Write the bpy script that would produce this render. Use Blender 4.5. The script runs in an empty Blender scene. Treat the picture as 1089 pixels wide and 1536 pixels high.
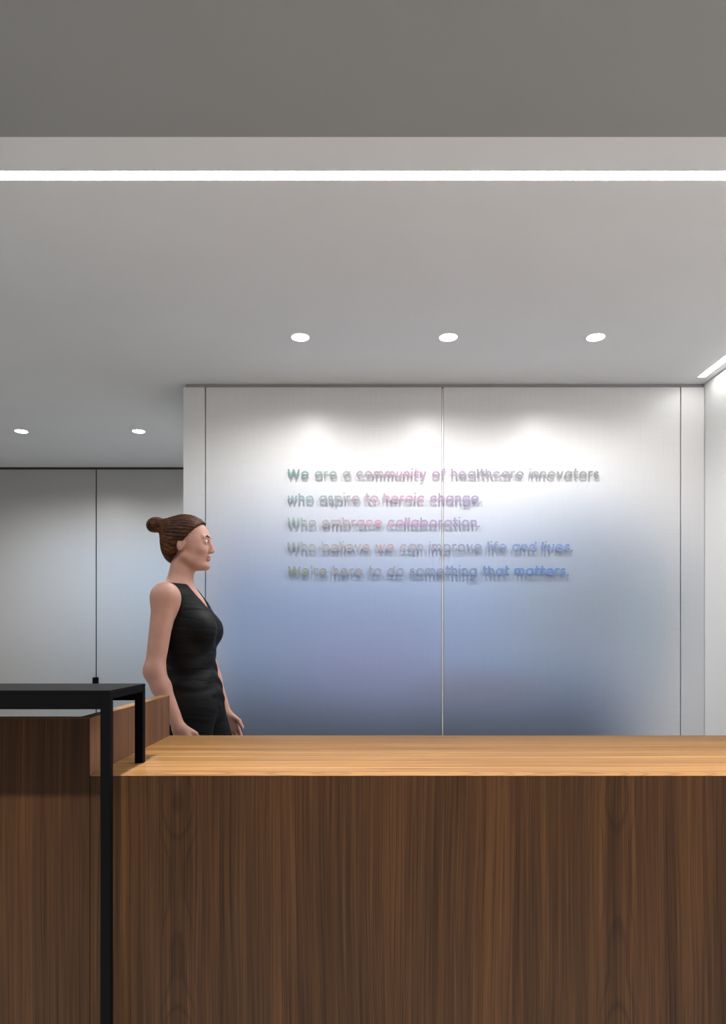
import bpy, bmesh, math, random
import numpy as np
from mathutils import Vector, Matrix

random.seed(4)
S = bpy.context.scene
C = S.collection
PI = math.pi

# ------------------------------------------------------------------ camera
# pixel frame 1089 x 1536, focal length 1040 px, vanishing point at (530, 965)
F = 1040.0
VX, VY = 530.0, 965.0
HC = 1.18                                   # camera height
cd = bpy.data.cameras.new('camera')
cam = bpy.data.objects.new('camera', cd)
C.objects.link(cam)
cam.location = (0, 0, HC)
cam.rotation_euler = (PI / 2, 0, 0)
cd.sensor_fit = 'AUTO'
cd.sensor_width = 36.0
cd.lens = F * 36.0 / 1536.0
cd.shift_x = (544.5 - VX) / 1536.0
cd.shift_y = (VY - 768.0) / 1536.0
cd.clip_start = 0.02
S.camera = cam

# ------------------------------------------------------------------ world, exposure
w = bpy.data.worlds.new('world')
S.world = w
w.use_nodes = True
bgn = w.node_tree.nodes['Background']
bgn.inputs[0].default_value = (0.97, 0.99, 1.0, 1)
bgn.inputs[1].default_value = 0.15
S.view_settings.view_transform = 'Standard'
S.view_settings.look = 'None'
S.view_settings.gamma = 1.0
S.view_settings.exposure = 1.05
S.view_settings.use_curve_mapping = False

# light levels
P_WALL = 15.5        # wall washers in front of the printed wall
P_REAR = 36.0         # downlights before the rear wall
P_FRONT = 118.0       # downlights in the soffit over the desk front
E_STRIP = 17.0        # LED strip diffusers (long strip)
E_STRIP_R = 6.5


def X(px, d):
    return (px - VX) * d / F


def Z(py, d):
    return HC - (py - VY) * d / F


# ------------------------------------------------------------------ dimensions
ZC = 2.70                                   # ceiling
H = ZC - HC
DW = 4.06                                   # printed wall
DR = 5.99                                   # rear wall
D1, D2 = 1.80, 2.58                         # counter front / back
ZT = Z(1163, D1)                            # counter top
XB = -0.684                                 # where the raised desk meets the counter
ZP = Z(1077, D1)                            # raised desk top
XL = X(275, DW)                             # free edge of the printed wall
XR = X(1057, DW)                            # right wall


# ------------------------------------------------------------------ node helpers
def new_mat(name):
    m = bpy.data.materials.new(name)
    m.use_nodes = True
    nt = m.node_tree
    return m, nt, nt.nodes['Principled BSDF']


def setp(b, **k):
    for n, v in k.items():
        n = n.replace('_', ' ')
        if n in b.inputs:
            b.inputs[n].default_value = v


def N(nt, t, **k):
    n = nt.nodes.new(t)
    for a, v in k.items():
        setattr(n, a, v)
    return n


def L(nt, a, b):
    nt.links.new(a, b)


def math_n(nt, op, a, b=None, c=None, clamp=False):
    n = N(nt, 'ShaderNodeMath', operation=op)
    n.use_clamp = clamp
    for i, v in enumerate((a, b, c)):
        if v is None:
            continue
        if isinstance(v, (int, float)):
            n.inputs[i].default_value = v
        else:
            L(nt, v, n.inputs[i])
    return n.outputs[0]


def ramp01(nt, val, a, b, smooth=True):
    n = N(nt, 'ShaderNodeMapRange')
    n.interpolation_type = 'SMOOTHSTEP' if smooth else 'LINEAR'
    n.clamp = True if not smooth else n.clamp
    L(nt, val, n.inputs[0])
    lo, hi = (a, b)
    if lo <= hi:
        n.inputs[1].default_value = lo
        n.inputs[2].default_value = hi
        return n.outputs[0]
    n.inputs[1].default_value = hi
    n.inputs[2].default_value = lo
    return math_n(nt, 'SUBTRACT', 1.0, n.outputs[0])


def mixc(nt, fac, a, b, blend='MIX'):
    n = N(nt, 'ShaderNodeMix', data_type='RGBA', blend_type=blend)
    if isinstance(fac, (int, float)):
        n.inputs[0].default_value = fac
    else:
        L(nt, fac, n.inputs[0])
    for i, v in ((6, a), (7, b)):
        if isinstance(v, tuple):
            n.inputs[i].default_value = (*v[:3], 1)
        else:
            L(nt, v, n.inputs[i])
    return n.outputs[2]


def noise(nt, vec, scale, detail=3, rough=0.5, dist=0.0):
    n = N(nt, 'ShaderNodeTexNoise')
    n.inputs['Scale'].default_value = scale
    n.inputs['Detail'].default_value = detail
    n.inputs['Roughness'].default_value = rough
    n.inputs['Distortion'].default_value = dist
    L(nt, vec, n.inputs['Vector'])
    return n.outputs[0]


def mapping(nt, vec, scale=(1, 1, 1), loc=(0, 0, 0)):
    n = N(nt, 'ShaderNodeMapping')
    n.inputs['Scale'].default_value = scale
    n.inputs['Location'].default_value = loc
    L(nt, vec, n.inputs['Vector'])
    return n.outputs[0]


def cramp(nt, fac, stops):
    n = N(nt, 'ShaderNodeValToRGB')
    e = n.color_ramp.elements
    while len(e) < len(stops):
        e.new(0.5)
    for el, (p, c) in zip(e, stops):
        el.position = p
        el.color = (*c, 1)
    L(nt, fac, n.inputs[0])
    return n.outputs[0]


def bump(nt, b, h, strength, dist=0.001):
    n = N(nt, 'ShaderNodeBump')
    n.inputs['Strength'].default_value = strength
    n.inputs['Distance'].default_value = dist
    L(nt, h, n.inputs['Height'])
    L(nt, n.outputs[0], b.inputs['Normal'])


def pos(nt):
    return N(nt, 'ShaderNodeNewGeometry').outputs['Position']


def srgb(h):
    h = h.lstrip('#')
    v = [int(h[i:i + 2], 16) / 255 for i in (0, 2, 4)]
    return tuple(x / 12.92 if x <= 0.04045 else ((x + 0.055) / 1.055) ** 2.4 for x in v)


# ------------------------------------------------------------------ materials
def paint(name, col, rough=0.7, mottling=0.03):
    m, nt, b = new_mat(name)
    p = pos(nt)
    f = noise(nt, p, 3.0, 4)
    c = mixc(nt, f, tuple(x * (1 - mottling) for x in col), tuple(min(1, x * (1 + mottling)) for x in col))
    L(nt, c, b.inputs['Base Color'])
    setp(b, Roughness=rough)
    bump(nt, b, noise(nt, p, 350.0, 2), 0.05, 0.0005)
    return m


def wood(name, axis, dark=(0.018, 0.0073, 0.0029), mid=(0.052, 0.0216, 0.0074), light=(0.106, 0.047, 0.0165), rough=0.5, spec=0.18):
    """walnut veneer; axis = grain direction ('z' or 'x')"""
    m, nt, b = new_mat(name)
    p = pos(nt)
    # slowly wandering grain: warp across the grain
    if axis == 'z':
        sc = lambda a, g: (a, a, g)
    elif axis == 'x':
        sc = lambda a, g: (g, a, a)
    else:
        sc = lambda a, g: (a, g, a)
    warp = noise(nt, mapping(nt, p, sc(3.2, 0.55)), 1.0, 2)
    wv = math_n(nt, 'MULTIPLY', math_n(nt, 'SUBTRACT', warp, 0.5), 0.07)
    comb = N(nt, 'ShaderNodeCombineXYZ')
    if axis == 'z':
        L(nt, wv, comb.inputs[0])
    else:
        L(nt, wv, comb.inputs[1])
    va = N(nt, 'ShaderNodeVectorMath', operation='ADD')
    L(nt, p, va.inputs[0])
    L(nt, comb.outputs[0], va.inputs[1])
    q = va.outputs[0]
    broad = noise(nt, mapping(nt, q, sc(13.0, 0.16)), 1.0, 3, 0.55)
    med = noise(nt, mapping(nt, q, sc(75.0, 0.8)), 1.0, 4, 0.6)
    fine = noise(nt, mapping(nt, q, sc(300.0, 2.6)), 1.0, 3, 0.6)
    pores = noise(nt, mapping(nt, q, sc(900.0, 22.0)), 1.0, 2, 0.5)
    f = math_n(nt, 'ADD', math_n(nt, 'MULTIPLY', broad, 0.30),
               math_n(nt, 'ADD', math_n(nt, 'MULTIPLY', med, 0.34), math_n(nt, 'MULTIPLY', fine, 0.36)))
    col = cramp(nt, f, [(0.36, dark), (0.50, mid), (0.66, light)])
    # reddish / grey-olive drift between veneer leaves
    hue = noise(nt, mapping(nt, q, sc(7.0, 0.12), (3.1, 7.7, 1.3)), 1.0, 2)
    col = mixc(nt, math_n(nt, 'MULTIPLY', ramp01(nt, hue, 0.42, 0.62), 0.45), col,
               mixc(nt, 1.0, col, (0.86, 0.92, 0.90), 'MULTIPLY'))
    # cathedral figure: nested arches from stretched rings
    sep = N(nt, 'ShaderNodeSeparateXYZ')
    L(nt, q, sep.inputs[0])
    a = sep.outputs[0] if axis == 'z' else sep.outputs[1]
    g = sep.outputs[2] if axis == 'z' else sep.outputs[0]
    aw = math_n(nt, 'SUBTRACT', math_n(nt, 'FLOORED_MODULO', math_n(nt, 'ADD', a, 0.45 + 0.57), 1.14), 0.57)
    a2 = math_n(nt, 'MULTIPLY', math_n(nt, 'MULTIPLY', aw, aw), 55.0)
    gn = noise(nt, mapping(nt, p, sc(0.1, 1.7)), 1.0, 2)
    rings = math_n(nt, 'SINE', math_n(nt, 'MULTIPLY', math_n(nt, 'ADD', a2, math_n(nt, 'ADD', math_n(nt, 'MULTIPLY', gn, 1.6), math_n(nt, 'MULTIPLY', g, 0.35))), 62.0))
    mask = ramp01(nt, math_n(nt, 'ABSOLUTE', aw), 0.075, 0.02)
    rr = math_n(nt, 'MULTIPLY', math_n(nt, 'POWER', math_n(nt, 'MULTIPLY_ADD', rings, 0.5, 0.5), 5.0), mask)
    col = mixc(nt, math_n(nt, 'MULTIPLY', rr, 0.55), col, mixc(nt, 1.0, col, (0.45, 0.42, 0.40), 'MULTIPLY'))
    col = mixc(nt, math_n(nt, 'MULTIPLY', ramp01(nt, pores, 0.58, 0.72), 0.45), col, mixc(nt, 1.0, col, (0.45, 0.42, 0.40), 'MULTIPLY'))
    L(nt, col, b.inputs['Base Color'])
    setp(b, Roughness=rough, Specular_IOR_Level=spec)
    bump(nt, b, fine, 0.12, 0.0006)
    return m


def plain(name, col, rough=0.5, metal=0.0, spec=0.5, bumpy=0.0, bscale=400):
    m, nt, b = new_mat(name)
    p = pos(nt)
    f = noise(nt, p, 14.0, 3)
    c = mixc(nt, f, tuple(x * 0.93 for x in col), tuple(min(1, x * 1.07) for x in col))
    L(nt, c, b.inputs['Base Color'])
    setp(b, Roughness=rough, Metallic=metal, Specular_IOR_Level=spec)
    if bumpy:
        bump(nt, b, noise(nt, p, bscale, 2), bumpy, 0.0004)
    return m


def emit(name, col, strength):
    m, nt, b = new_mat(name)
    setp(b, Roughness=0.5)
    b.inputs['Base Color'].default_value = (*col, 1)
    b.inputs['Emission Color'].default_value = (*col, 1)
    b.inputs['Emission Strength'].default_value = strength
    return m


def blob(nt, sx, sz, cx, cz, rx, rz):
    """soft elliptical mask in the plane of the wall, metres"""
    u = math_n(nt, 'DIVIDE', math_n(nt, 'SUBTRACT', sx, cx), rx)
    v = math_n(nt, 'DIVIDE', math_n(nt, 'SUBTRACT', sz, cz), rz)
    r = math_n(nt, 'SQRT', math_n(nt, 'ADD', math_n(nt, 'MULTIPLY', u, u), math_n(nt, 'MULTIPLY', v, v)))
    return ramp01(nt, r, 1.0, 0.0)


def film(name, d, rear=False):
    """satin panels with a printed gradient film that drifts from white to blue and violet; tones darken towards the bottom"""
    m, nt, b = new_mat(name)
    p = pos(nt)
    sep = N(nt, 'ShaderNodeSeparateXYZ')
    L(nt, p, sep.inputs[0])
    sx, sz = sep.outputs[0], sep.outputs[2]
    if not rear:
        white = (0.80, 0.80, 0.80)
        # whole-panel drift: white at head height, pale blue below
        vert = ramp01(nt, sz, Z(650, d), Z(930, d))
        side = math_n(nt, 'MULTIPLY', ramp01(nt, sx, X(1035, d), X(850, d)), ramp01(nt, sx, X(225, d), X(375, d)))
        col = mixc(nt, math_n(nt, 'MULTIPLY', vert, math_n(nt, 'MULTIPLY_ADD', side, 0.85, 0.15)), white, (0.34, 0.455, 0.71))
        diag = math_n(nt, 'MULTIPLY', blob(nt, sx, sz, X(890, d), Z(900, d), 0.95, 0.85), 0.85)
        col = mixc(nt, diag, col, (0.30, 0.36, 0.44))
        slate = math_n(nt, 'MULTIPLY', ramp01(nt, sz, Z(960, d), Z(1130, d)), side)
        col = mixc(nt, math_n(nt, 'MULTIPLY', slate, 0.9), col, (0.105, 0.117, 0.148))  # slate towards the bottom, fading out at both sides
        vio = math_n(nt, 'MULTIPLY', blob(nt, sx, sz, X(560, d), Z(985, d), 0.85, 0.52), 0.55)
        col = mixc(nt, vio, col, (0.36, 0.38, 0.66))
        mau = math_n(nt, 'MULTIPLY', blob(nt, sx, sz, X(720, d), Z(1035, d), 0.6, 0.18), 0.35)
        col = mixc(nt, mau, col, (0.32, 0.27, 0.36))
        cyn = math_n(nt, 'MULTIPLY', blob(nt, sx, sz, X(965, d), Z(950, d), 0.22, 0.75), 0.35)
        col = mixc(nt, cyn, col, (0.36, 0.50, 0.60))
    else:
        base = (0.50, 0.495, 0.49)
        vert = math_n(nt, 'MULTIPLY', ramp01(nt, sz, Z(740, d), Z(860, d)), ramp01(nt, sx, X(-80, d), X(270, d)))
        col = mixc(nt, vert, base, (0.36, 0.43, 0.53))
        col = mixc(nt, math_n(nt, 'MULTIPLY', ramp01(nt, sz, Z(930, d), Z(1080, d)), 0.55), col, (0.33, 0.335, 0.33))
    # woven cross-hatch of the film
    wx = noise(nt, mapping(nt, p, (190, 1, 4)), 1.0, 2)
    wz = noise(nt, mapping(nt, p, (4, 1, 190)), 1.0, 2)
    wv = math_n(nt, 'MULTIPLY_ADD', math_n(nt, 'ADD', wx, wz), 0.09, 0.91)
    cc = N(nt, 'ShaderNodeCombineXYZ')
    for i in range(3):
        L(nt, wv, cc.inputs[i])
    col = mixc(nt, 1.0, col, cc.outputs[0], 'MULTIPLY')
    L(nt, col, b.inputs['Base Color'])
    setp(b, Roughness=0.36, Specular_IOR_Level=0.75, Metallic=0.0)
    return m


M = {
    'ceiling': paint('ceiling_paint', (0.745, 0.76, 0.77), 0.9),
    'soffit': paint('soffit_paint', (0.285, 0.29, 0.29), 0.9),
    'white': paint('white_wall_paint', (0.87, 0.87, 0.87), 0.5, 0.01),
    'grey': paint('grey_wall_paint', (0.45, 0.45, 0.45), 0.7),
    'floor': paint('floor_concrete', (0.52, 0.51, 0.49), 0.5, 0.12),
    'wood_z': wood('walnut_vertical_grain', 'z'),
    'wood_lit_top': wood('walnut_lit_top_grain', 'x', (0.13, 0.058, 0.018), (0.275, 0.137, 0.046), (0.44, 0.245, 0.092), 0.55, 0.15),  # same walnut, with the light on top faces put into its colour
    'wood_lit_side': wood('walnut_lit_side_grain', 'z', (0.095, 0.043, 0.022), (0.20, 0.098, 0.050), (0.33, 0.175, 0.095), 0.5, 0.25),  # same walnut, brightened in colour for bounce light on the side
    'black': plain('black_powder_coat', (0.0035, 0.0035, 0.004), 0.6, 0.0, 0.05, 0.15, 1200),
    'dark': plain('dark_reveal', (0.035, 0.035, 0.04), 0.6),
    'chan': plain('grey_channel', (0.40, 0.39, 0.42), 0.6),
    'alu': plain('satin_aluminium', (0.72, 0.72, 0.73), 0.35, 0.3),
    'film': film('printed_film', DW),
    'film_rear': film('rear_panel_film', DR, True),
    'lens': emit('lamp_lens', (1, 0.985, 0.96), 6.0),
    'strip': emit('strip_diffuser', (1, 0.99, 0.975), E_STRIP),
    'strip_r': emit('strip_diffuser_side', (1, 0.99, 0.975), E_STRIP_R),
    'trimring': plain('white_lamp_trim', (0.75, 0.75, 0.74), 0.5),
    'laminate': plain('grey_laminate', (0.45, 0.45, 0.44), 0.5),
}


# ------------------------------------------------------------------ mesh helpers
def link(o, parent=None):
    C.objects.link(o)
    if parent:
        o.parent = parent
    return o


def obj(name, bm, mat, parent=None, smooth=False, loc=None):
    me = bpy.data.meshes.new(name)
    bm.to_mesh(me)
    bm.free()
    for f in me.polygons:
        f.use_smooth = smooth
    me.materials.append(mat)
    o = bpy.data.objects.new(name, me)
    if loc:
        o.location = loc
    return link(o, parent)


def add_box(bm, x0, x1, y0, y1, z0, z1, bev=0.0):
    r = bmesh.ops.create_cube(bm, size=1.0)
    vs = r['verts']
    for v in vs:
        v.co.x = x0 if v.co.x < 0 else x1
        v.co.y = y0 if v.co.y < 0 else y1
        v.co.z = z0 if v.co.z < 0 else z1
    if bev:
        es = list({e for v in vs for e in v.link_edges})
        bmesh.ops.bevel(bm, geom=es, offset=bev, segments=2, profile=0.6, affect='EDGES')


def box(name, mat, parent, x0, x1, y0, y1, z0, z1, bev=0.0):
    """box mesh in world coordinates, origin moved to its bottom centre"""
    ox, oy, oz = (x0 + x1) / 2, (y0 + y1) / 2, z0
    bm = bmesh.new()
    add_box(bm, x0 - ox, x1 - ox, y0 - oy, y1 - oy, z0 - oz, z1 - oz, bev)
    pl = parent.location if parent else Vector((0, 0, 0))
    return obj(name, bm, mat, parent, loc=(ox - pl.x, oy - pl.y, oz - pl.z))


def struct(o):
    o['kind'] = 'structure'
    return o


def thing(name, label, cat, loc, group=None):
    o = bpy.data.objects.new(name, None)
    C.objects.link(o)
    o.empty_display_size = 0.1
    o.location = loc
    o['label'] = label
    o['category'] = cat
    if group:
        o['group'] = group
    return o


# ------------------------------------------------------------------ room shell
LX, FY, RY = -5.5, -4.0, 6.3
struct(box('floor', M['floor'], None, LX, 4.2, FY, RY, -0.12, 0.0))
XS = X(275, DW)
struct(box('ceiling', M['ceiling'], None, LX, 4.2, 1.93, RY, ZC, ZC + 0.12))
# lower ceiling field over the visitors' side
DS = 1.97
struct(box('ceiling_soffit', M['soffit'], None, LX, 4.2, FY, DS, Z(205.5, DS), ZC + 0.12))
bpy.data.objects['ceiling_soffit'].name = 'ceiling_lower'
# right wall
struct(box('wall_right', M['white'], None, XR, XR + 0.14, -1.0, RY, 0.0, ZC - 0.004))

# printed wall: core volume, flush panels in front with open joints
PT = 0.014
core = struct(box('wall_back', M['grey'], None, XL + 0.002, XR - 0.001, DW + PT, RY - 0.35, 0.0, ZC - 0.022))
core.name = 'wall_back'
JZ = Z(583, DW)


def panel(parent, mat, x0, x1, d, z0, z1, t=PT):
    return box('panel', mat, parent, x0, x1, d, d + t - 0.0005, z0, z1, 0.0012)


jx = [275, 308, 664, 1021, 1056.4]
g = [0, 0.0032, 0.0062, 0.0032, 0.0]
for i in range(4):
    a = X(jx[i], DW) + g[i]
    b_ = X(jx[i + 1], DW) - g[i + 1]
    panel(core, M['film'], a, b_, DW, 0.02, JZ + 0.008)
# metal joint profile in the middle joint
tr = box('joint_profile', M['alu'], core, X(664, DW) - 0.0046, X(664, DW) + 0.0046, DW + 0.001, DW + PT, 0.02, JZ)
# header channel above the panels
box('header_channel', M['chan'], core, XL + 0.012, XR - 0.001, DW + 0.010, DW + PT + 0.006, JZ + 0.010, ZC - 0.0005)

# rear wall on the left
rear = struct(box('wall_rear', M['dark'], None, LX, XS - 0.001 + 0.2, DR + PT, RY, 0.0, ZC - 0.001))
sw = X(144.2, DR)
for k in range(-3, 1):
    a = sw + k * 1.39 + 0.005
    b_ = min(a + 1.39 - 0.010, XS + 0.15)
    a = max(a, LX + 0.004)
    panel(rear, M['film_rear'], a - 0.0, b_, DR, 0.02, ZC - 0.018)
# lock between two panels
bm = bmesh.new()
add_box(bm, -0.022, 0.022, -0.028, 0.0, -0.045, 0.035, 0.003)
add_box(bm, -0.009, 0.009, -0.034, -0.026, -0.012, 0.012, 0.002)
obj('lock', bm, M['black'], rear, loc=Vector((sw, DR, Z(1022, DR))) - rear.location)

struct(box('wall_left', M['grey'], None, LX - 0.14, LX, -1.0, RY, 0.0, ZC - 0.001))
struct(box('trim_1', M['dark'], None, LX, XS, DR - 0.004, DR + PT - 0.001, ZC - 0.016, ZC - 0.0005))


# ------------------------------------------------------------------ ceiling lights
def downlight(x, y, z, label, group, power, angle, blend=0.6, r=0.043, tilt=0.0):
    t = thing('ceiling_light', label, 'ceiling light', (x, y, z), group)
    bm = bmesh.new()
    n = 48
    prof = [(r + 0.001, -0.0005), (r + 0.0035, -0.0015), (r + 0.005, -0.001), (r + 0.005, 0.0)]
    rings = []
    for rr, zz in prof:
        rings.append([bm.verts.new((rr * math.cos(2 * PI * i / n), rr * math.sin(2 * PI * i / n), zz)) for i in range(n)])
    for q in range(len(prof) - 1):
        for i in range(n):
            j = (i + 1) % n
            bm.faces.new((rings[q][i], rings[q][j], rings[q + 1][j], rings[q + 1][i]))
    obj('trim_ring', bm, M['trimring'], t, True)
    bm = bmesh.new()
    bmesh.ops.create_cone(bm, segments=n, radius1=r, radius2=r * 0.97, depth=0.0016, cap_ends=True)
    for v in bm.verts:
        v.co.z -= 0.0008
    bmesh.ops.reverse_faces(bm, faces=bm.faces) if False else None
    obj('lens', bm, M['lens'], t)
    ld = bpy.data.lights.new('lamp', 'SPOT')
    ld.energy = power
    ld.color = (1.0, 0.985, 0.965)
    ld.spot_size = math.radians(angle)
    ld.spot_blend = blend
    ld.shadow_soft_size = 0.024
    lo = bpy.data.objects.new('lamp', ld)
    lo.location = (0, 0, -0.012)
    lo.rotation_euler = (tilt, 0, 0)
    link(lo, t)
    return t


names = ['leftmost of the three round recessed downlights before the lettered wall',
         'middle of the three round recessed downlights before the lettered wall',
         'rightmost of the three round recessed downlights before the lettered wall']
dl = F * H / 459.0
for px, nm in zip((450.5, 672.5, 893.5), names):
    downlight(X(px, dl), dl, ZC, nm, 'downlights before the lettered wall', P_WALL, 160, 0.7)
dl2 = F * H / 318.0
for px, nm in zip((32, 208), ('small round recessed downlight at far left of the rear ceiling',
                              'small round recessed downlight nearer the lettered wall corner, rear ceiling')):
    downlight(X(px, dl2), dl2, ZC, nm, 'downlights before the rear wall', P_REAR, 162, 0.8)
# soffit downlights above the desk front, beyond the top of the frame
zs = Z(205.5, DS)
for x, nm in ((-1.80, 'soffit downlight over the tall left end of the desk'),
              (-0.58, 'soffit downlight over the black steel shelf'),
              (0.64, 'soffit downlight over the middle of the counter front'),
              (1.80, 'soffit downlight beside the right wall')):
    downlight(x, 1.12, zs, nm, 'downlights in the lower ceiling', P_FRONT, 92, 0.8)


def strip(label, x0, x1, y0, y1, mat):
    cx, cy = (x0 + x1) / 2, (y0 + y1) / 2
    t = thing('strip_light', label, 'strip light', (cx, cy, ZC))
    bm = bmesh.new()
    e = 0.0025
    for a in ((x0 - e, x1 + e, y0 - e, y0), (x0 - e, x1 + e, y1, y1 + e), (x0 - e, x0, y0, y1), (x1, x1 + e, y0, y1)):
        add_box(bm, a[0] - cx, a[1] - cx, a[2] - cy, a[3] - cy, -0.0004, 0.0)
    obj('housing', bm, M['trimring'], t)
    bm = bmesh.new()
    add_box(bm, x0 - cx, x1 - cx, y0 - cy, y1 - cy, -0.0006, 0.0)
    obj('diffuser', bm, mat, t)
    return t


strip('long linear LED strip recessed across the whole ceiling above the counter',
      LX + 0.5, XR - 0.05, F * H / (965 - 256.5), F * H / (965 - 270), M['strip'])
strip('short slanting linear LED strip in the ceiling beside the right wall',
      X(1046, F * H / 399), X(1057.5, F * H / 399), 2.42, F * H / 399.5, M['strip_r'])

# ------------------------------------------------------------------ reception counter
ct = thing('reception_counter', 'long low walnut reception counter with golden lit top and dark vertical-grain front',
           'counter', ((XB + 2.0) / 2, (D1 + D2) / 2, 0))
XE = XR - 0.004
T = 0.03


def mitred(name, mat, parent, x0, x1, prof):
    """prism along x with the (y, z) profile prof"""
    pl = parent.location
    bm = bmesh.new()
    rows = [[bm.verts.new((x - pl.x, y - pl.y, z - pl.z)) for y, z in prof] for x in (x0, x1)]
    n = len(prof)
    for i in range(n):
        j = (i + 1) % n
        bm.faces.new((rows[0][i], rows[0][j], rows[1][j], rows[1][i]))
    bm.faces.new(rows[0][::-1])
    bm.faces.new(rows[1])
    bmesh.ops.recalc_face_normals(bm, faces=bm.faces)
    return obj(name, bm, mat, parent)


# worktop and front meet in a mitre, so no slab edge shows
mitred('worktop', M['wood_lit_top'], ct, XB + 0.001, XE,
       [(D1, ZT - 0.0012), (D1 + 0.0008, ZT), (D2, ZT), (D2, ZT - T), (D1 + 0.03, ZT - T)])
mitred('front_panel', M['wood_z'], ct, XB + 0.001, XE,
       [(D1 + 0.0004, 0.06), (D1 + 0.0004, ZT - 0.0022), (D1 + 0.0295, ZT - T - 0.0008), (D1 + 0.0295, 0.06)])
box('plinth', M['black'], ct, XB + 0.001, XE, D1 + 0.06, D1 + 0.08, 0.0, 0.0595)
for xx in (XB + 0.002, 0.55, XE - 0.03):
    box('support_panel', M['wood_z'], ct, xx, xx + 0.028, D1 + 0.032, D2 - 0.03, 0.0, ZT - T - 0.0005)

# raised left end of the desk
dk = thing('reception_desk', 'taller walnut desk end at left with thin raised screen panels around the workplace',
           'desk', (-1.7, D1 + 0.4, 0))
XD0 = -2.75
RT = 0.036
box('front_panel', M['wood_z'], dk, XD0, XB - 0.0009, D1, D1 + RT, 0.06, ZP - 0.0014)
box('lit_top_edge', M['wood_lit_top'], dk, XD0, XB - RT - 0.0004, D1, D1 + RT, ZP - 0.0012, ZP)  # thin cap in the brightened walnut, painting overhead light on the rim
box('side_panel', M['wood_lit_side'], dk, XB - RT, XB, D1 + RT + 0.0005, D2, 0.0, ZP - 0.0015)
box('side_panel', M['wood_lit_side'], dk, XB - 0.0008, XB, D1 + 0.0012, D1 + RT + 0.0004, ZT + 0.0005, ZP - 0.0018)  # thin facing that carries the painted lit tone to the front corner
box('lit_top_edge', M['wood_lit_top'], dk, XB - RT, XB, D1 + 0.0, D2, ZP - 0.0012, ZP)
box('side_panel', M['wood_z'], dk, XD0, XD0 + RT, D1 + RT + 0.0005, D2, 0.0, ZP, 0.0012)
box('worktop', M['laminate'], dk, XD0 + RT + 0.001, XB - RT - 0.001, D1 + RT + 0.001, D2 - 0.02, 0.70, 0.73, 0.001)
box('plinth', M['black'], dk, XD0 + 0.01, XB - RT - 0.01, D1 + 0.06, D1 + 0.08, 0.0, 0.0595)

# ------------------------------------------------------------------ black steel shelf bridging the desk
YF, YB = 1.712, 2.005
ZF = Z(1035.5, YF)
XF = -0.601
sh = thing('steel_shelf', 'black steel shelf frame bridging the desk, one long leg down the front', 'shelf', (-1.2, YF + 0.15, 0))
XF0 = -2.0
tk = 0.024
box('shelf_top', M['black'], sh, XF0, XF, YF, YB, ZF - 0.010, ZF, 0.0018)
box('front_rail', M['black'], sh, XF0, XF - tk, YF + 0.0003, YF + tk, ZF - 0.047, ZF - 0.0102, 0.001)
box('rear_rail', M['black'], sh, XF0, XF - tk, YB - tk, YB - 0.0003, ZF - 0.047, ZF - 0.0102, 0.001)
box('side_rail', M['black'], sh, XF - tk, XF - 0.0003, YF + tk, YB - tk, ZF - 0.022, ZF - 0.0102, 0.001)
box('side_rail', M['black'], sh, XF0 + 0.0003, XF0 + tk, YF + tk, YB - tk, ZF - 0.022, ZF - 0.0102, 0.001)
box('leg', M['black'], sh, XF - tk, XF - 0.0003, YF + 0.0003, YF + tk, 0.0, ZF - 0.0102, 0.001)
box('leg', M['black'], sh, XF - tk, XF - 0.0003, YB - tk, YB - 0.0003, ZT, ZF - 0.0102, 0.001)
box('leg', M['black'], sh, XF0, XF0 + tk, YF + 0.0003, YF + tk, 0.0, ZF - 0.0475, 0.001)
box('leg', M['black'], sh, XF0, XF0 + tk, YB - tk, YB - 0.0003, 0.7305, ZF - 0.0475, 0.001)


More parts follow.
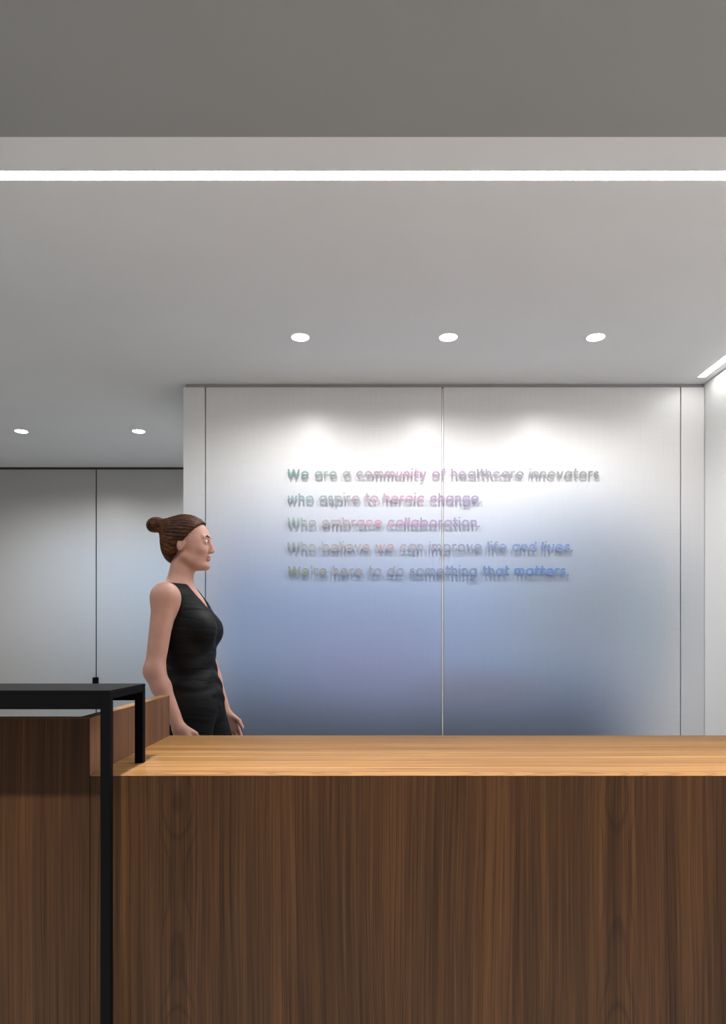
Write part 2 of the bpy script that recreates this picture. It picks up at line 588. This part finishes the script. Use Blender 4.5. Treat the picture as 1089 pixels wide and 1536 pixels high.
# ------------------------------------------------------------------ implicit surfaces -> one mesh
def surf_net(v, xs, ys, zs):
    ins = v < 0
    nx, ny, nz = v.shape
    c = ins[:-1, :-1, :-1].astype(np.int8)
    cnt = np.zeros((nx - 1, ny - 1, nz - 1), np.int8)
    for a in (0, 1):
        for b in (0, 1):
            for d in (0, 1):
                cnt += ins[a:nx - 1 + a, b:ny - 1 + b, d:nz - 1 + d]
    act = (cnt > 0) & (cnt < 8)
    I, J, K = np.nonzero(act)
    idx = -np.ones(act.shape, np.int64)
    idx[I, J, K] = np.arange(len(I))
    acc = np.zeros((len(I), 3))
    n = np.zeros(len(I))
    corners = [(a, b, d) for a in (0, 1) for b in (0, 1) for d in (0, 1)]
    for p in corners:
        for ax in range(3):
            if p[ax]:
                continue
            q = list(p)
            q[ax] = 1
            v0 = v[I + p[0], J + p[1], K + p[2]]
            v1 = v[I + q[0], J + q[1], K + q[2]]
            m = (v0 < 0) != (v1 < 0)
            t = np.where(m, v0 / np.where(m, v0 - v1, 1), 0)
            P0 = np.stack([xs[I + p[0]], ys[J + p[1]], zs[K + p[2]]], 1)
            P1 = np.stack([xs[I + q[0]], ys[J + q[1]], zs[K + q[2]]], 1)
            acc += np.where(m[:, None], P0 + (P1 - P0) * t[:, None], 0)
            n += m
    V = acc / n[:, None]
    faces = []
    for ax in range(3):
        sl0 = [slice(None)] * 3
        sl1 = [slice(None)] * 3
        sl0[ax] = slice(0, -1)
        sl1[ax] = slice(1, None)
        A, B = ins[tuple(sl0)], ins[tuple(sl1)]
        o1, o2 = [(1, 2), (2, 0), (0, 1)][ax]
        e = np.argwhere(A != B)
        ok = (e[:, o1] > 0) & (e[:, o2] > 0) & (e[:, o1] < v.shape[o1] - 1) & (e[:, o2] < v.shape[o2] - 1)
        e = e[ok]
        s = A[e[:, 0], e[:, 1], e[:, 2]]

        def cid(d1, d2):
            w_ = e.copy()
            w_[:, o1] += d1
            w_[:, o2] += d2
            return idx[w_[:, 0], w_[:, 1], w_[:, 2]]
        qd = np.stack([cid(-1, -1), cid(0, -1), cid(0, 0), cid(-1, 0)], 1)
        qd[~s] = qd[~s][:, ::-1]
        faces.append(qd)
    return V, np.concatenate(faces)


def mesh_from(name, V, Fq, mats, smooth=True):
    me = bpy.data.meshes.new(name)
    me.vertices.add(len(V))
    me.vertices.foreach_set('co', V.astype(np.float32).ravel())
    me.loops.add(len(Fq) * 4)
    me.loops.foreach_set('vertex_index', Fq.astype(np.int32).ravel())
    me.polygons.add(len(Fq))
    me.polygons.foreach_set('loop_start', np.arange(0, len(Fq) * 4, 4, dtype=np.int32))
    me.polygons.foreach_set('loop_total', np.full(len(Fq), 4, np.int32))
    me.update(calc_edges=True)
    me.polygons.foreach_set('use_smooth', np.full(len(Fq), smooth))
    for m in mats:
        me.materials.append(m)
    me.validate()
    return me


class Field:
    def __init__(s, xs, ys, zs):
        s.xs, s.ys, s.zs = (np.asarray(a, np.float32) for a in (xs, ys, zs))
        s.v = np.full((len(xs), len(ys), len(zs)), 1.0, np.float32)

    def sub(s, lo, hi):
        r = []
        for a, l, h in zip((s.xs, s.ys, s.zs), lo, hi):
            r.append(slice(max(0, np.searchsorted(a, l) - 1), min(len(a), np.searchsorted(a, h) + 1)))
        g_ = np.meshgrid(s.xs[r[0]], s.ys[r[1]], s.zs[r[2]], indexing='ij')
        return tuple(r), g_

    def comb(s, r, d, k, op='u'):
        a = s.v[r]
        if op == 'u':
            h = np.maximum(k - np.abs(a - d), 0) / k
            s.v[r] = np.minimum(a, d) - h * h * k * 0.25
        else:
            h = np.maximum(k - np.abs(a + d), 0) / k
            s.v[r] = np.maximum(a, -d) + h * h * k * 0.25

    def cap(s, p, q, r0, r1, k=0.02, op='u', flat=None):
        m = max(r0, r1) + k + 0.03
        lo = [min(a, b) - m for a, b in zip(p, q)]
        hi = [max(a, b) + m for a, b in zip(p, q)]
        r, (x, y, z) = s.sub(lo, hi)
        if x.size == 0:
            return s
        p, q = np.array(p), np.array(q)
        d = q - p
        t = np.clip(((x - p[0]) * d[0] + (y - p[1]) * d[1] + (z - p[2]) * d[2]) / (d @ d), 0, 1)
        dist = np.sqrt((x - p[0] - d[0] * t) ** 2 + (y - p[1] - d[1] * t) ** 2 + (z - p[2] - d[2] * t) ** 2)
        s.comb(r, dist - (r0 + (r1 - r0) * t), k, op)
        return s

    def ell(s, c, rad, k=0.03, op='u', rot=0.0):
        m = max(rad) + k + 0.03
        r, (x, y, z) = s.sub([a - m for a in c], [a + m for a in c])
        if x.size == 0:
            return s
        x, y, z = x - c[0], y - c[1], z - c[2]
        if rot:                                  # pitch about y
            cr, sr = math.cos(rot), math.sin(rot)
            x, z = x * cr + z * sr, -x * sr + z * cr
        k0 = np.sqrt((x / rad[0]) ** 2 + (y / rad[1]) ** 2 + (z / rad[2]) ** 2) + 1e-6
        k1 = np.sqrt((x / rad[0] ** 2) ** 2 + (y / rad[1] ** 2) ** 2 + (z / rad[2] ** 2) ** 2) + 1e-6
        s.comb(r, k0 * (k0 - 1) / k1, k, op)
        return s


# ------------------------------------------------------------------ lettering
AS = 14.4 * DW / F * 1.02     # ascender height, metres
XH, TH = 0.75, 0.17
R_ = TH / 2


def arc(cx, cy, rx, ry, a0, a1, n=None):
    n = n or max(4, int(abs(a1 - a0) / 12))
    return [(cx + rx * math.cos(math.radians(a0 + (a1 - a0) * i / n)), cy + ry * math.sin(math.radians(a0 + (a1 - a0) * i / n))) for i in range(n + 1)]


B = XH / 2
RB = XH / 2 - R_ * 0.9
WB = RB * 1.02
cxb = R_ + WB
lo_, hi_ = R_ * 0.9, XH - R_ * 0.9


def arch(x0, wdt):
    rr = wdt / 2
    return arc(x0 + rr, hi_ - rr, rr, rr, 180, 0) + [(x0 + wdt, R_)]


GL = {
    'o': (2 * cxb, [arc(cxb, B, WB, RB, 0, 360)]),
    'c': (2 * cxb - 0.06, [arc(cxb, B, WB, RB, 48, 312)]),
    'e': (2 * cxb, [[(cxb - WB, B), (cxb + WB, B)], arc(cxb, B, WB, RB, 0, 318)]),
    'a': (2 * cxb, [arc(cxb, B, WB, RB, 0, 360), [(cxb + WB, XH - R_), (cxb + WB, R_)]]),
    'd': (2 * cxb, [arc(cxb, B, WB, RB, 0, 360), [(cxb + WB, 1 - R_), (cxb + WB, R_)]]),
    'g': (2 * cxb, [arc(cxb, B, WB, RB, 0, 360), [(cxb + WB, XH - R_), (cxb + WB, 0.02)] + arc(cxb, 0.0, WB, 0.24, 0, -145)]),
    'b': (2 * cxb, [arc(cxb, B, WB, RB, 0, 360), [(R_, 1 - R_), (R_, R_)]]),
    'p': (2 * cxb, [arc(cxb, B, WB, RB, 0, 360), [(R_, XH - R_), (R_, -0.24)]]),
    'h': (0.62, [[(R_, 1 - R_), (R_, R_)], arch(R_, 0.62 - 2 * R_)]),
    'n': (0.62, [[(R_, XH - R_), (R_, R_)], arch(R_, 0.62 - 2 * R_)]),
    'm': (1.0, [[(R_, XH - R_), (R_, R_)], arch(R_, 0.5 - R_), arch(0.5, 0.5 - R_)]),
    'u': (0.62, [[(0.62 - R_, XH - R_), (0.62 - R_, R_)], [(0.62 - a, XH - b) for a, b in arch(R_, 0.62 - 2 * R_)]]),
    'r': (0.42, [[(R_, XH - R_), (R_, R_)], arc(R_ + 0.24, hi_ - 0.24, 0.24, 0.24, 180, 78)]),
    'i': (TH, [[(R_, XH - R_), (R_, R_)], [(R_, 0.965), (R_ + 0.001, 0.966)]]),
    'l': (TH, [[(R_, 1 - R_), (R_, R_)]]),
    't': (0.42, [[(0.18, 0.92), (0.18, 0.26)] + arc(0.18 + 0.17, 0.25, 0.17, 0.25 - R_, 180, 275), [(R_, XH - R_), (0.40, XH - R_)]]),
    'f': (0.42, [[(0.17, R_), (0.17, 0.78)] + arc(0.34, 0.78, 0.17, 0.22 - R_, 180, 80), [(R_, XH - R_), (0.38, XH - R_)]]),
    's': (0.52, [arc(0.26, XH - R_ - 0.145, 0.17, 0.145, 35, 240) + arc(0.26, R_ + 0.155, 0.18, 0.155, 65, -145)]),
    'v': (0.64, [[(R_, XH - R_), (0.32, R_), (0.64 - R_, XH - R_)]]),
    'y': (0.64, [[(R_, XH - R_), (0.33, R_ + 0.02)], [(0.64 - R_, XH - R_), (0.24, -0.20), (0.10, -0.21)]]),
    'w': (0.96, [[(R_, XH - R_), (0.27, R_), (0.48, XH - R_), (0.69, R_), (0.96 - R_, XH - R_)]]),
    'W': (1.22, [[(R_, 0.96 - R_), (0.34, R_), (0.61, 0.96 - R_), (0.88, R_), (1.22 - R_, 0.96 - R_)]]),
    '.': (TH, [[(R_, R_), (R_ + 0.001, R_)]]),
    "'": (TH, [[(R_, 0.96), (R_, 0.84)]]),
}
# letter material: iridescent satin acrylic, hue taken from each letter
lm, nt, b = new_mat('iridescent_acrylic')
oi = N(nt, 'ShaderNodeObjectInfo')
pp = pos(nt)
ff = noise(nt, pp, 12.0, 2)
L(nt, mixc(nt, math_n(nt, 'MULTIPLY', ff, 0.25), oi.outputs['Color'], (0.62, 0.62, 0.68)), b.inputs['Base Color'])
setp(b, Roughness=0.22, Specular_IOR_Level=0.6, Metallic=0.0, Coat_Weight=0.3, Alpha=0.62)
LT = 0.006
SO = 0.0145
glyph_mesh = {}
for ch, (gw, strokes) in GL.items():
    st = 0.0016
    xs = np.arange(-0.1 * AS, gw * AS + 0.12 * AS, st)
    zs_ = np.arange(-0.45 * AS, 1.15 * AS, st)
    ys = np.array([-LT - 0.0015, -LT + 0.0006, -LT * 0.5, -0.0006, 0.0015])
    Xg, Zg = np.meshgrid(xs, zs_, indexing='ij')
    d2 = np.full(Xg.shape, 9.0)
    for s_ in strokes:
        for (ax, ay), (bx, by) in zip(s_[:-1], s_[1:]):
            ax_, ay_, bx_, by_ = ax * AS, ay * AS, bx * AS, by * AS
            dx, dy = bx_ - ax_, by_ - ay_
            t = np.clip(((Xg - ax_) * dx + (Zg - ay_) * dy) / (dx * dx + dy * dy + 1e-12), 0, 1)
            d2 = np.minimum(d2, np.hypot(Xg - ax_ - dx * t, Zg - ay_ - dy * t))
    d2 = d2 - R_ * AS * (1.25 if ch in ".i" and False else 1.0)
    vol = np.maximum(d2[:, None, :], (np.abs(ys + LT / 2) - LT / 2)[None, :, None])
    V, Q = surf_net(vol, xs, ys, zs_)
    glyph_mesh[ch] = mesh_from('letter', V, Q, [lm], False)

TEXT = [
    ("We are a community of healthcare innovators", 432, 897, 718.6,
     'top line of raised letters, pink and green, reading We are a community of healthcare innovators',
     ['5f9a92', '9aa8a6', 'b59ab0', 'bd92b8', 'a99bb4', 'a09cae', '9a9b9d', '9a9b9d']),
    ("who aspire to heroic change.", 432, 722, 755.0,
     'second line of raised pastel letters reading who aspire to heroic change.',
     ['94b8bd', 'a9b2ba', 'd3a3b9', 'c997bd', 'aa9cc4', 'a79cc2', 'a79cc2', 'a79cc2']),
    ("Who embrace collaboration.", 432, 719, 791.2,
     'third line of raised pale pink letters reading Who embrace collaboration.',
     ['a9bfb8', 'c4b5b4', 'd6a6ba', 'bf9cc2', 'a59dc2', 'a09cc0', 'a09cc0', 'a09cc0']),
    ("Who believe we can improve life and lives.", 432, 858, 827.4,
     'fourth lettering line, Who believe we can improve life and lives, turning blue rightwards',
     ['a9b8b4', 'c5bcb6', 'c6b0b4', 'adabbb', '9aa3bf', '86a0cc', '7598d4', '7598d4']),
    ("We're here to do something that matters.", 433, 852, 863.5,
     "bottom lettering line, We're here to do something that matters, olive to strong blue",
     ['93a279', 'a9aba6', 'a3a6b2', '8f9db8', '7a94c0', '4e86cf', '4584d6', '4584d6']),
]
for s_, x0, x1, base, lab, cols in TEXT:
    nat = 0.0
    gaps = 0
    for i, ch in enumerate(s_):
        nat += 0.30 if ch == ' ' else GL[ch][0]
        if i < len(s_) - 1:
            gaps += 1
    want = (x1 - x0) * DW / F / AS
    trk = (want - nat) / gaps
    xa, zb = X(x0, DW), Z(base, DW)
    t = thing('lettering', lab, 'lettering', (xa, DW - SO, zb), 'raised lettering on the printed wall')
    cur = 0.0
    for ch in s_:
        if ch == ' ':
            cur += 0.30 + trk
            continue
        gw = GL[ch][0]
        o = bpy.data.objects.new('letter', glyph_mesh[ch])
        o.location = (cur * AS, 0, 0)
        px = x0 + (x1 - x0) * cur / want
        u = (px - 432) / (897 - 432) * 7
        i0 = min(6, int(u))
        ca, cb = srgb(cols[i0]), srgb(cols[i0 + 1])
        fr = u - i0
        o.color = tuple(ca[q] * (1 - fr) + cb[q] * fr for q in range(3)) + (1,)
        link(o, t)
        cur += gw + trk
    # studs that hold the letters off the wall: one joined part
    bm = bmesh.new()
    cur = 0.0
    for ch in s_:
        if ch == ' ':
            cur += 0.30 + trk
            continue
        gw, stx = GL[ch]
        q = stx[0][0]
        mt = Matrix.Translation((cur * AS + q[0] * AS, SO / 2 - 0.0002, q[1] * AS)) @ Matrix.Rotation(PI / 2, 4, 'X')
        bmesh.ops.create_cone(bm, segments=8, radius1=0.0015, radius2=0.0015, depth=SO, cap_ends=True, matrix=mt)
        cur += gw + trk
    st_ = obj('mounting_stud', bm, M['alu'], t)
    st_['kind'] = 'stuff'

# ------------------------------------------------------------------ person
PX, PY = -0.722, 2.93


def skin_material():
    m, nt, b = new_mat('skin')
    p = pos(nt)
    f = noise(nt, p, 22.0, 4)
    c = mixc(nt, f, (0.54, 0.285, 0.22), (0.70, 0.415, 0.335))
    L(nt, c, b.inputs['Base Color'])
    setp(b, Roughness=0.5, Subsurface_Weight=0.12, Subsurface_Scale=0.01, Specular_IOR_Level=0.4)
    b.inputs['Subsurface Radius'].default_value = (1.0, 0.35, 0.2)
    bump(nt, b, noise(nt, p, 600.0, 2), 0.06, 0.0004)
    return m


def hair_material():
    m, nt, b = new_mat('auburn_hair')
    tc = N(nt, 'ShaderNodeTexCoord').outputs['Object']
    q = mapping(nt, tc, (24, 170, 150))
    n1 = noise(nt, q, 1.0, 4, 0.6, 0.3)
    q2 = mapping(nt, tc, (6, 26, 26))
    n2 = noise(nt, q2, 1.0, 3)
    f = math_n(nt, 'ADD', math_n(nt, 'MULTIPLY', n1, 0.6), math_n(nt, 'MULTIPLY', n2, 0.4))
    c = cramp(nt, f, [(0.38, (0.010, 0.003, 0.0015)), (0.52, (0.060, 0.018, 0.005)), (0.68, (0.28, 0.090, 0.018))])
    L(nt, c, b.inputs['Base Color'])
    setp(b, Roughness=0.5, Specular_IOR_Level=0.25)
    bump(nt, b, n1, 0.9, 0.004)
    return m


def cloth_material(name, col, rough):
    m, nt, b = new_mat(name)
    tc = N(nt, 'ShaderNodeTexCoord').outputs['Object']
    f = noise(nt, mapping(nt, tc, (5, 5, 26)), 1.0, 3, 0.5, 0.8)
    c = mixc(nt, f, tuple(x * 0.7 for x in col), tuple(x * 1.3 for x in col))
    L(nt, c, b.inputs['Base Color'])
    setp(b, Roughness=rough, Specular_IOR_Level=0.2)
    bump(nt, b, f, 0.6, 0.012)
    return m


SK = skin_material()
HR = hair_material()
TOPM = cloth_material('black_jersey', (0.004, 0.004, 0.005), 0.6)
TRM = cloth_material('black_trouser_cloth', (0.006, 0.006, 0.007), 0.8)
LIP = plain('lip_skin', (0.50, 0.22, 0.18), 0.4)

RH = [(-0.028, -0.172, 1.362), (-0.058, -0.212, 1.070), (0.036, -0.205, 0.850)]     # near arm
LH = [(-0.020, 0.172, 1.362), (0.062, 0.212, 1.085), (0.150, 0.185, 0.862)]         # far arm, swung forward
HIPX = 0.060
LEGR = [(HIPX, -0.092, 0.90), (0.050, -0.090, 0.500), (-0.170, -0.085, 0.145)]
LEGL = [(HIPX, 0.092, 0.90), (0.200, 0.088, 0.510), (0.255, 0.085, 0.095)]


def torso(f, infl=0.0):
    i = infl
    f.ell((0.012, 0, 1.245), (0.105 + i, 0.150 + i, 0.175 + i), 0.04)
    f.cap((-0.030, -0.125, 1.368), (-0.030, 0.125, 1.368), 0.048 + i, 0.048 + i, 0.05)
    f.ell((-0.026, 0, 1.385), (0.060 + i, 0.105 + i, 0.050 + i), 0.05)
    f.ell((0.036, 0, 1.090), (0.088 + i, 0.122 + i, 0.135 + i), 0.06)
    f.ell((0.052, 0, 0.945), (0.108 + i, 0.160 + i, 0.120 + i), 0.06)
    for s in (-1, 1):
        f.ell((0.092, s * 0.070, 1.235), (0.054 + i, 0.062 + i, 0.060 + i), 0.035)
        f.ell((-0.008, s * 0.075, 0.905), (0.090 + i, 0.088 + i, 0.090 + i), 0.05)


def thighs(f, i=0.0, k=0.04):
    for lg in (LEGR, LEGL):
        f.cap(lg[0], lg[1], 0.084 + i, 0.054 + i, k)
        mid = tuple(a * 0.65 + b_ * 0.35 for a, b_ in zip(lg[1], lg[2]))
        f.cap(lg[1], mid, 0.052 + i, 0.053 + i, 0.03)
        f.cap(mid, lg[2], 0.053 + i, 0.034 + i, 0.03)


def hand(f, wr, fw, side):
    """wr wrist, fw unit direction of the forearm; side -1 right, +1 left; palm faces the thigh"""
    fw = Vector(fw).normalized()
    out = Vector((0, side, 0))
    out = (out - fw * out.dot(fw)).normalized()
    ac = fw.cross(out).normalized()            # across the palm (thumb side)
    if ac.x < 0:
        ac = -ac
    wr = Vector(wr)
    P = lambda a, b_, c_: tuple(wr + fw * a + ac * b_ + out * c_)
    for o_ in (-0.022, -0.008, 0.008, 0.022):
        f.cap(P(0.004, o_ * 0.6, 0), P(0.080, o_ * 1.15, 0.002), 0.0165, 0.0125, 0.010)
    for o_, ln, cu in ((0.031, 0.068, 0.75), (0.0105, 0.077, 0.85), (-0.0105, 0.072, 0.95), (-0.031, 0.056, 1.05)):
        a = Vector(P(0.084, o_ * 0.95, 0.002))
        dirv = fw.copy()
        seg = (0.45, 0.30, 0.25)
        rr = [0.0088, 0.0080, 0.0074, 0.0064]
        for q in range(3):
            ang = cu * (0.22 + 0.36 * q)
            dv = (fw * math.cos(ang) - out * math.sin(ang)) * (ln * seg[q])
            b2 = a + dv + ac * (o_ * 0.02)
            f.cap(tuple(a), tuple(b2), rr[q], rr[q + 1], 0.0035 if q == 0 else 0.003)
            a = b2
    f.cap(P(0.018, 0.022, -0.004), P(0.050, 0.046, -0.012), 0.0145, 0.011, 0.008)
    f.cap(P(0.050, 0.046, -0.012), P(0.085, 0.052, -0.020), 0.0105, 0.008, 0.003)


def arms(f):
    for sh_, el, wr, side in ((*RH, -1), (*LH, 1)):
        f.ell(sh_, (0.052, 0.046, 0.058), 0.045)
        f.cap(sh_, el, 0.0475, 0.0370, 0.03)
        m_ = tuple(a * 0.72 + b_ * 0.28 for a, b_ in zip(el, wr))
        f.cap(el, m_, 0.0375, 0.0365, 0.03)
        f.cap(m_, wr, 0.0365, 0.0245, 0.02)
        hand(f, wr, [b_ - a for a, b_ in zip(el, wr)], side)


HX, HZ = 0.020, 1.618


def head(f):
    f.cap((-0.022, 0, 1.385), (0.004, 0, 1.520), 0.056, 0.050, 0.035)
    f.ell((HX - 0.006, 0, 1.632), (0.094, 0.074, 0.082), 0.02)             # cranium
    f.ell((HX + 0.034, 0, 1.590), (0.060, 0.061, 0.080), 0.03)             # face
    f.ell((HX + 0.036, 0, 1.538), (0.048, 0.049, 0.046), 0.025)            # jaw
    for s in (-1, 1):
        f.cap((HX - 0.004, s * 0.050, 1.545), (HX + 0.058, s * 0.020, 1.505), 0.014, 0.014, 0.022)
        f.ell((HX + 0.066, s * 0.036, 1.572), (0.020, 0.020, 0.018), 0.018)    # cheek
        f.ell((HX + 0.093, s * 0.030, 1.603), (0.014, 0.019, 0.013), 0.012, 's')  # eye socket
        f.cap((HX + 0.088, s * 0.012, 1.622), (HX + 0.078, s * 0.044, 1.624), 0.008, 0.006, 0.012)  # brow
        f.ell((HX - 0.010, s * 0.071, 1.590), (0.016, 0.008, 0.029), 0.006, rot=-0.2)
        f.ell((HX - 0.004, s * 0.079, 1.592), (0.008, 0.004, 0.015), 0.004, 's')
        f.ell((HX + 0.099, s * 0.009, 1.566), (0.009, 0.008, 0.007), 0.006)
        f.ell((HX + 0.079, s * 0.0305, 1.6035), (0.0135, 0.0155, 0.0135), 0.003)   # lids
    f.ell((HX + 0.078, 0, 1.505), (0.019, 0.022, 0.016), 0.016)            # chin
    f.cap((HX + 0.092, 0, 1.612), (HX + 0.108, 0, 1.573), 0.008, 0.0092, 0.012)  # nose
    f.ell((HX + 0.089, 0, 1.5445), (0.012, 0.021, 0.0060), 0.005)          # upper lip
    f.ell((HX + 0.0875, 0, 1.5335), (0.012, 0.019, 0.0065), 0.004)          # lower lip


def zgrid(segs):
    out = []
    for a, b_, st in segs:
        out += list(np.arange(a, b_ - 1e-6, st))
    return np.array(out)


xs = np.arange(-0.36, 0.46, 0.0055)
xs = zgrid([(-0.36, -0.14, 0.009), (-0.14, 0.31, 0.0045), (0.31, 0.42, 0.009)])
ys = zgrid([(-0.27, -0.16, 0.0042), (-0.16, 0.15, 0.0042), (0.15, 0.27, 0.0042)])
zz = zgrid([(0.02, 0.64, 0.012), (0.64, 0.90, 0.0045), (0.90, 1.40, 0.008), (1.40, 1.73, 0.0036)])
f = Field(xs, ys, zz)
torso(f)
thighs(f)
for lg, a1 in ((LEGR, (-0.09, -0.085, 0.055)), (LEGL, (0.36, 0.085, 0.045))):
    f.cap(lg[2], a1, 0.030, 0.022, 0.03)
arms(f)
head(f)
V, Q = surf_net(f.v, f.xs, f.ys, f.zs)
me = mesh_from('body', V, Q, [SK, LIP])
cent = V[Q].mean(axis=1)
lipm = (cent[:, 0] > HX + 0.0865) & (np.abs(cent[:, 1]) < 0.021) & (cent[:, 2] > 1.5275) & (cent[:, 2] < 1.5500)
me.polygons.foreach_set('material_index', lipm.astype(np.int32))
person = thing('person', 'woman with auburn bun and black sleeveless top walking right behind the counter', 'person', (PX, PY, 0))
link(bpy.data.objects.new('body', me), person)

# sleeveless top
f = Field(zgrid([(-0.20, 0.24, 0.005)]), zgrid([(-0.22, 0.22, 0.005)]), zgrid([(0.86, 1.46, 0.005)]))
torso(f, 0.013)
xg, yg, zg = np.meshgrid(f.xs, f.ys, f.zs, indexing='ij')
fold = 0.0028 * np.sin(zg * 95 + 9 * xg + 14 * yg * yg + 2 * np.sin(yg * 30)) * np.clip((1.22 - zg) / 0.15, 0, 1)
f.v += fold.astype(np.float32)
f.v = np.maximum(f.v, 0.885 - zg)
f.v = np.maximum(f.v, zg - 1.425)
for s in (-1, 1):
    f.ell((-0.022, s * 0.188, 1.345), (0.060, 0.060, 0.092), 0.006, 's')
    f.ell((-0.02, s * 0.215, 1.43), (0.12, 0.065, 0.09), 0.006, 's')
f.ell((0.085, 0, 1.425), (0.125, 0.078, 0.105), 0.006, 's')
f.ell((-0.11, 0, 1.44), (0.10, 0.072, 0.06), 0.006, 's')
f.ell((-0.01, 0, 1.445), (0.09, 0.070, 0.055), 0.006, 's')
V, Q = surf_net(f.v, f.xs, f.ys, f.zs)
o = link(bpy.data.objects.new('sleeveless_top', mesh_from('sleeveless_top', V, Q, [TOPM])), person)
o['label'] = 'black sleeveless top'

# trousers
f = Field(zgrid([(-0.32, 0.40, 0.007)]), zgrid([(-0.24, 0.24, 0.007)]), zgrid([(0.09, 1.02, 0.009)]))
torso(f, 0.008)
thighs(f, 0.012, 0.04)
xg, yg, zg = np.meshgrid(f.xs, f.ys, f.zs, indexing='ij')
f.v = np.maximum(f.v, zg - 0.975)
f.v = np.maximum(f.v, 0.135 - zg)
V, Q = surf_net(f.v, f.xs, f.ys, f.zs)
link(bpy.data.objects.new('trousers', mesh_from('trousers', V, Q, [TRM])), person)

# shoes
for nm, ank, heel, toe in (('shoe', LEGR[2], (-0.195, -0.085, 0.075), (-0.045, -0.085, 0.032)),
                           ('shoe', LEGL[2], (0.225, 0.085, 0.034), (0.385, 0.085, 0.028))):
    c = Vector(heel)
    f = Field(np.arange(c.x - 0.09, c.x + 0.24, 0.005), np.arange(c.y - 0.07, c.y + 0.07, 0.005), np.arange(-0.012, 0.17, 0.005))
    f.cap(heel, toe, 0.034, 0.028, 0.03)
    f.cap((heel[0] + 0.03, heel[1], heel[2] + 0.005), (ank[0] + 0.005, ank[1], ank[2] + 0.005), 0.036, 0.036, 0.03)
    xg, yg, zg = np.meshgrid(f.xs, f.ys, f.zs, indexing='ij')
    f.v = np.maximum(f.v, 0.001 - zg)
    f.v = np.maximum(f.v, zg - (ank[2] + 0.035))
    V, Q = surf_net(f.v, f.xs, f.ys, f.zs)
    link(bpy.data.objects.new(nm, mesh_from(nm, V, Q, [M['black']])), person)

# hair: cap swept back into a bun
f = Field(zgrid([(-0.19, 0.16, 0.0036)]), zgrid([(-0.11, 0.11, 0.0036)]), zgrid([(1.47, 1.76, 0.0036)]))
f.ell((HX - 0.008, 0, 1.636), (0.104, 0.083, 0.088), 0.02)
f.ell((HX - 0.050, 0, 1.585), (0.058, 0.060, 0.070), 0.03)
xg, yg, zg = np.meshgrid(f.xs, f.ys, f.zs, indexing='ij')
hl = xg - (HX + 0.030 + np.clip(zg - 1.630, -0.2, 0.2) * 0.85) + 0.10 * np.abs(yg)
hl2 = np.maximum(hl, -1)
f.v = np.maximum(f.v, (hl * 0.75).astype(np.float32))
f.v = np.maximum(f.v, (1.525 - zg + 0.35 * (xg + 0.02)).astype(np.float32))
f.cap((HX - 0.075, 0, 1.668), (HX - 0.118, 0, 1.682), 0.034, 0.026, 0.03)
f.ell((HX - 0.136, 0, 1.680), (0.036, 0.038, 0.032), 0.012, rot=0.2)
ang = np.arctan2(yg, zg - 1.65)
f.v += (0.0016 * np.sin(ang * 34 + xg * 25)).astype(np.float32)
V, Q = surf_net(f.v, f.xs, f.ys, f.zs)
hair = link(bpy.data.objects.new('hair', mesh_from('hair', V, Q, [HR])), person)
hair['label'] = 'auburn hair swept back into a bun'

# eyes and brows
eyem = plain('eye_white', (0.75, 0.73, 0.70), 0.15)
iris = plain('iris_brown', (0.05, 0.025, 0.012), 0.1)
for s in (-1, 1):
    bm = bmesh.new()
    bmesh.ops.create_uvsphere(bm, u_segments=20, v_segments=12, radius=0.0118)
    e = obj('eye', bm, eyem, person, True, loc=(HX + 0.0825, s * 0.0300, 1.6035))
    bm = bmesh.new()
    bmesh.ops.create_uvsphere(bm, u_segments=16, v_segments=8, radius=0.0056)
    for v in bm.verts:
        v.co.x *= 0.35
    obj('iris', bm, iris, e, True, loc=(0.0105, 0, 0))
    fb = Field(np.arange(HX + 0.05, HX + 0.12, 0.0018), np.arange(min(s * 0.005, s * 0.058), max(s * 0.005, s * 0.058), 0.0018), np.arange(1.612, 1.642, 0.0018))
    fb.cap((HX + 0.0965, s * 0.014, 1.6245), (HX + 0.092, s * 0.032, 1.6285), 0.0034, 0.0032, 0.002)
    fb.cap((HX + 0.092, s * 0.032, 1.6285), (HX + 0.078, s * 0.049, 1.6235), 0.0032, 0.0018, 0.002)
    V, Q = surf_net(fb.v, fb.xs, fb.ys, fb.zs)
    link(bpy.data.objects.new('eyebrow', mesh_from('eyebrow', V, Q, [HR])), person)
